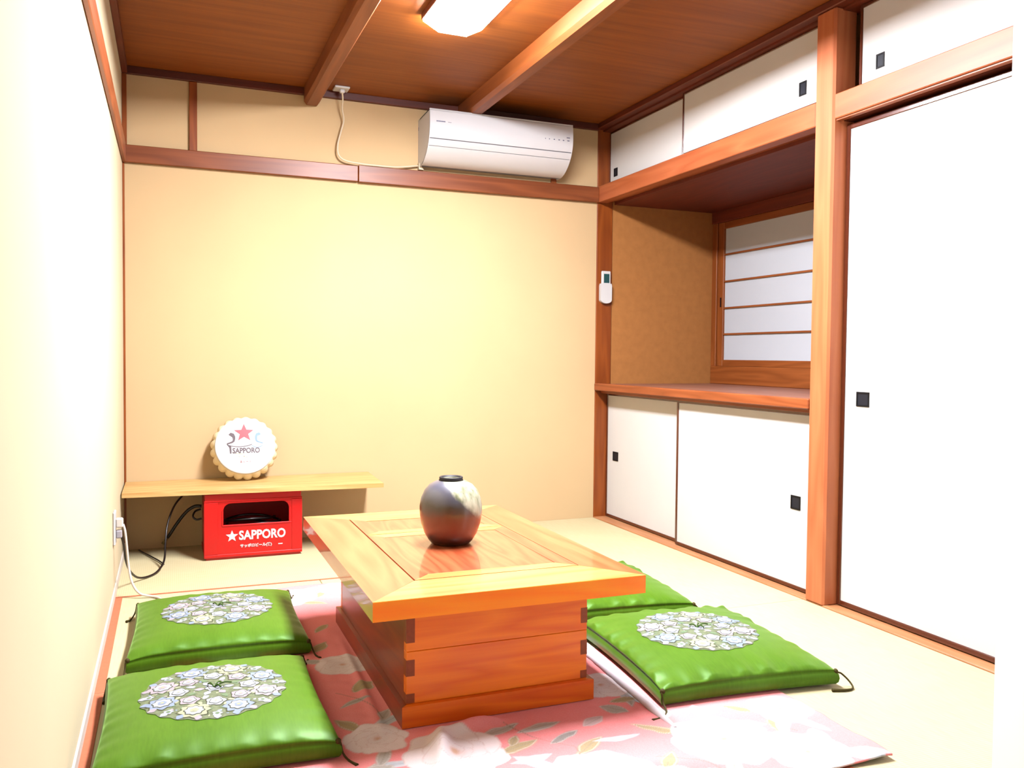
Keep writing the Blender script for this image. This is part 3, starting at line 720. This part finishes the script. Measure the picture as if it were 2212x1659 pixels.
def ridge(x0, y0, x1, y1, h, w):
    t = np.clip(((X-x0)*(x1-x0)+(Y-y0)*(y1-y0))/((x1-x0)**2+(y1-y0)**2), 0, 1); d = np.hypot(X-(x0+t*(x1-x0)), Y-(y0+t*(y1-y0)))
    return h*np.exp(-(d/w)**2)*np.sin(np.pi*np.clip(t*.9+.05, 0, 1))
Z += np.clip(dist/.03, 0, 1)*(ridge(.735, -2.52, .80, -2.30, .030, .022)+ridge(.80, -2.33, .95, -2.31, .022, .02)+ridge(.66, -2.3, .70, -1.5, .007, .014)+ridge(1.05, -2.62, 1.35, -2.70, .010, .03)+ridge(1.4, -2.75, 1.6, -2.55, .008, .03)+ridge(.64, -1.02, .74, -.95, .012, .02))
edge = np.minimum(np.minimum(U_, 1-U_)*(BX1-BX0), np.minimum(V_, 1-V_)*(BY1-BY0))
Z += .010*np.clip(1-np.hypot(X-1.70, Y+2.79)/.16, 0, 1)          # lifted front corner
co = np.stack([X, Y, Z], -1).reshape(-1, 3)
idx = np.arange(NX*NY).reshape(NY, NX)
quads = np.stack([idx[:-1, :-1], idx[:-1, 1:], idx[1:, 1:], idx[1:, :-1]], -1).reshape(-1, 4)
me = bpy.data.meshes.new('cloth'); me.from_pydata(co.tolist(), [], quads.tolist())
at_ = me.attributes.new('print', 'FLOAT_COLOR', 'POINT')
at_.data.foreach_set('color', np.concatenate([colr.reshape(-1, 3), np.ones((NX*NY, 1))], 1).astype(np.float32).ravel())
me.materials.append(MATS['floral_cloth'])
me.polygons.foreach_set('use_smooth', [True]*len(me.polygons))
BL_ = thing('floral_blanket', ((BX0+BX1)/2, (BY0+BY1)/2, 0), 'pink cotton blanket printed with white flowers spread under the low table', 'blanket')
cloth = bpy.data.objects.new('cloth', me); COL.objects.link(cloth); cloth.parent = BL_; me.transform(Matrix.Translation(-BL_.location))
sd = cloth.modifiers.new('thickness', 'SOLIDIFY'); sd.thickness = .004; sd.offset = -1
MB().tube([(1.362, -1.90, .010), (1.358, -2.02, .011), (1.350, -2.15, .011), (1.341, -2.30, .011), (1.332, -2.42, .010), (1.330, -2.505, .007)], lambda t: .011*(1-.55*max(0, (t-.8)/.2)), 10, 6).build('hem', 'hem_white', BL_)

# ================================================================== FLOOR CUSHIONS
CA, CB, HG, DH = .268, .300, .044, .042
def dome(x, y):
    u = min(1, abs(x)/CA); v = min(1, abs(y)/CB)
    return HG+DH*((1-u**2.6)*(1-v**2.6))**.5
def cushion_mesh(seed, pk):
    r = random.Random(seed); N = 113
    bm = bmesh.new(); g = []
    ph = [r.uniform(0, 6.28) for _ in range(8)]
    def pucker(s, d, k):
        w_ = math.sin(s*62+ph[k]+2.2*math.sin(s*17+ph[k+4]))+.6*math.sin(s*105+ph[(k+2) % 8])
        return pk*w_*math.exp(-max(0, d-.012)/.035)*min(1, d/.010)*(.35+.65*(.5+.5*math.sin(s*9+ph[(k+1) % 8])))
    def pos(i, j):
        u = 2*i/(N-1)-1; v = 2*j/(N-1)-1
        u = math.copysign(1-(1-abs(u))**1.35, u); v = math.copysign(1-(1-abs(v))**1.35, v)   # denser rows at the rim
        x = CA*u; y = CB*v
        z = dome(x, y)
        dx = CA-abs(x); dy = CB-abs(y)
        z += pucker(x, dy, 0 if v < 0 else 1)+pucker(y, dx, 2 if u < 0 else 3)
        sx = x*(1-.040*(1-v*v)*abs(u)**3); sy = y*(1-.036*(1-u*u)*abs(v)**3)
        z -= .008*(abs(u)*abs(v))**6
        return Vector((sx, sy, z))
    for j in range(N): g.append([bm.verts.new(pos(i, j)) for i in range(N)])
    for j in range(N-1):
        for i in range(N-1):
            f = bm.faces.new((g[j][i], g[j][i+1], g[j+1][i+1], g[j+1][i])); f.smooth = True
    loop = [g[0][i] for i in range(N)]+[g[j][N-1] for j in range(1, N)]+[g[N-1][i] for i in range(N-2, -1, -1)]+[g[j][0] for j in range(N-2, 0, -1)]
    prev = loop
    for lv, (fr_, out) in enumerate(((.97, -.0030), (.80, .0035), (.5, .0060), (.2, .0035), (.02, -.004), (0, -.012))):
        cur = []
        for v in loop:
            d = Vector((v.co.x/CA, v.co.y/CB, 0)); d = Vector((math.copysign(abs(d.x)**6, d.x), math.copysign(abs(d.y)**6, d.y), 0)).normalized()
            cur.append(bm.verts.new((v.co.x+d.x*out, v.co.y+d.y*out, v.co.z*fr_)))
        n = len(loop)
        for k in range(n):
            f = bm.faces.new((prev[k], cur[k], cur[(k+1) % n], prev[(k+1) % n])); f.smooth = True
        prev = cur
    bm.faces.new(prev[::-1])
    bmesh.ops.recalc_face_normals(bm, faces=bm.faces)
    me = bpy.data.meshes.new('cover'); bm.to_mesh(me); bm.free(); me.materials.append(MATS['green_satin']); return me
def medallion_mesh():
    r = random.Random(5); bm = bmesh.new(); R0 = .178
    names = ['emb_ground', 'emb_white', 'emb_blue', 'emb_green', 'emb_pink', 'emb_cream', 'emb_dark']
    def P(x, y, lift): return bm.verts.new((x, y, dome(x, y)+lift))
    NR, NA = 14, 96; rings = [[P(R0*k/NR*math.cos(2*math.pi*a/NA)*(1+(.02*math.cos(24*2*math.pi*a/NA) if k == NR else 0)), R0*k/NR*math.sin(2*math.pi*a/NA)*(1+(.02*math.cos(24*2*math.pi*a/NA) if k == NR else 0)), .0010) for a in range(NA)] for k in range(1, NR+1)]
    c = P(0, 0, .0010)
    for a in range(NA):
        bm.faces.new((c, rings[0][a], rings[0][(a+1) % NA]))
        for k in range(NR-1): bm.faces.new((rings[k][a], rings[k+1][a], rings[k+1][(a+1) % NA], rings[k][(a+1) % NA]))
    def blob(cx, cy, rad, lobes, amp, mi, lift, rot=0, sq=1.0, ang=0):
        n = max(12, lobes*4); ctr = P(cx, cy, lift); vs = []
        for k in range(n):
            a = 2*math.pi*k/n; rr = rad*(1+amp*math.cos(lobes*a+rot)); lx, ly = rr*math.cos(a), rr*sq*math.sin(a)
            vs.append(P(cx+lx*math.cos(ang)-ly*math.sin(ang), cy+lx*math.sin(ang)+ly*math.cos(ang), lift))
        for k in range(n):
            f = bm.faces.new((ctr, vs[k], vs[(k+1) % n])); f.material_index = mi
    def flower(cx, cy, rad, mi, lob=7):
        blob(cx, cy, rad*1.13, lob, .13, 6, .0014, 0)
        blob(cx, cy, rad, lob, .14, mi, .0018, 0)
        blob(cx, cy, rad*.70, lob, .10, 6, .0021, 1.5)
        blob(cx, cy, rad*.62, lob, .10, 1, .0024, 1.5)
        blob(cx, cy, rad*.30, 5, .1, mi, .0028)
        blob(cx, cy, rad*.14, 4, .05, 5, .0031)
    big = [2, 5, 2, 4, 2, 5, 2, 4]
    for k in range(8):
        a = 2*math.pi*(k+.5)/8; flower(.134*math.cos(a), .134*math.sin(a), .034, big[k], 8)
    for k in range(8):
        a = 2*math.pi*k/8; flower(.086*math.cos(a), .086*math.sin(a), .023, [1, 4][k % 2], 5)
        blob(.155*math.cos(a), .155*math.sin(a), .011, 5, .2, 1, .0018); blob(.155*math.cos(a), .155*math.sin(a), .005, 4, .1, 3, .0022)
        for s in (-1, 1):
            b_ = a+s*.13; blob(.128*math.cos(b_), .128*math.sin(b_), .010, 2, .0, 3, .0016, 0, .45, b_+s*.9)
            b_ = a+s*.20; blob(.108*math.cos(b_), .108*math.sin(b_), .008, 2, .0, 5, .0016, 0, .5, b_-s*.5)
    for k in range(24):
        a = 2*math.pi*k/24; blob(.169*math.cos(a), .169*math.sin(a), .0105, 4, .12, [1, 2, 4][k % 3], .0019, .5, .8, a)
    for k in range(8):
        a = 2*math.pi*(k+.5)/8; blob(.060*math.cos(a), .060*math.sin(a), .012, 3, .12, [3, 1][k % 2], .0018, 0, .6, a)
        blob(.095*math.cos(a), .095*math.sin(a), .009, 3, .1, 5, .0018, 0, .55, a+.6)
    for k in range(6):
        a = 2*math.pi*k/6; blob(.036*math.cos(a), .036*math.sin(a), .0115, 4, .1, [1, 4][k % 2], .0019, 0, .7, a)
    flower(0, 0, .020, 1, 6)
    for k in range(150):
        a = r.uniform(0, 6.28); q = .165*math.sqrt(r.random()); blob(q*math.cos(a), q*math.sin(a), r.uniform(.003, .006), 3, .2, r.choice([1, 2, 3, 5, 5, 4]), .0013, 0, r.uniform(.4, 1), r.uniform(0, 3))
    bmesh.ops.recalc_face_normals(bm, faces=bm.faces)
    for f in bm.faces:
        if f.normal.z < 0: f.normal_flip()
        f.smooth = True
    me = bpy.data.meshes.new('medallion'); bm.to_mesh(me); bm.free()
    for n in names: me.materials.append(MATS[n])
    return me
COV = [cushion_mesh(3, .0020), cushion_mesh(9, .0048)]; MED = medallion_mesh()
def cushion(cx, cy, rot, label, cov, z, tassels, sc=(1, 1, 1)):
    t = thing('floor_cushion', (cx, cy, z), label, 'cushion', 'green floor cushions around the low table', None, rot)
    t.scale = sc
    for nm, d in (('cover', COV[cov]), ('medallion', MED)):
        o = bpy.data.objects.new(nm, d); COL.objects.link(o); o.parent = t
        if nm == 'medallion': o['label'] = 'round embroidered medallion of pale flowers'
    tf = MB(); hz = dome(0, 0)+.002
    for a, l in ((.3, .045), (.9, .03), (2.2, .025), (-.6, .02)):
        tf.tube([(0, 0, hz), (l*.5*math.cos(a), l*.5*math.sin(a), hz+.008), (l*math.cos(a), l*math.sin(a), hz+.003)], .0020, 6, 4)
    tf.build('tuft', 'tuft', t, local=True)
    for (sx, sy), path in tassels.items():
        kx, ky = sx*(CA-.004), sy*(CB-.004)
        pts = [(kx-sx*.004, ky-sy*.004, .036), (kx+sx*.004, ky+sy*.004, .034)]+[(kx+a, ky+b_, c_) for a, b_, c_ in path]
        tb = MB().tube(pts, lambda q: .0026+.0022*max(0, (q-.7)/.3), 7, 5)
        tb.lathe([(.004, -.006), (.007, -.002), (.007, .003), (.003, .007)], (kx, ky, .036), 10)
        tb.build('tassel', 'tassel', t, local=True)
    return t
ZB = .0085
std = {(1, 1): [(.012, .02, .015), (.02, .05, -.003), (.03, .08, -.003)], (-1, 1): [(-.015, .01, .015), (-.03, -.01, -.003), (-.035, -.04, -.004)],
       (1, -1): [(.018, -.012, .012), (.030, -.035, -.002), (.012, -.07, -.002)], (-1, -1): [(-.012, -.012, .012), (-.02, -.04, -.002), (-.03, -.08, -.002)]}
def tas(**k):
    d = dict(std); names = {'fr': (1, -1), 'fl': (-1, -1), 'br': (1, 1), 'bl': (-1, 1)}
    for n, v in k.items(): d[names[n]] = v
    return d
cushion(CUSH[0][0], CUSH[0][1], CUSH[0][2], 'green floor cushion left of the table, nearest the camera', 0, ZB, tas(fr=[(.010, -.005, .010), (.022, -.02, -.003), (.035, -.05, -.003)], bl=[(-.008, .006, .012), (-.012, -.02, -.003), (-.010, -.05, -.004)]), (.94, .95, 1))
cushion(CUSH[1][0], CUSH[1][1], CUSH[1][2], 'green floor cushion left of the table, nearer the red crate', 0, ZB, tas(fr=[(.012, -.006, .012), (.020, -.02, -.003), (.03, -.05, -.003)], bl=[(-.010, .0, .010), (-.022, -.025, -.004), (-.036, -.05, -.004)], fl=[(-.006, -.010, .016), (-.008, -.03, -.002), (-.002, -.055, -.002)]), (.94, .95, 1))
cushion(CUSH[2][0], CUSH[2][1], CUSH[2][2], 'green floor cushion right of the table, nearest the camera', 1, ZB, tas(fr=[(.022, .002, .026), (.038, -.010, .008), (.036, -.028, -.004), (.010, -.036, -.004), (-.030, -.026, -.004)], fl=[(-.004, -.012, .012), (-.006, -.035, -.001), (-.030, -.065, -.001), (-.065, -.075, -.001)]))
cushion(CUSH[3][0], CUSH[3][1], CUSH[3][2], 'green floor cushion right of the table, half hidden behind the table top', 1, ZB, tas(fr=[(.016, .002, .024), (.030, -.004, .010), (.034, -.016, -.004), (.030, -.045, -.004)]))
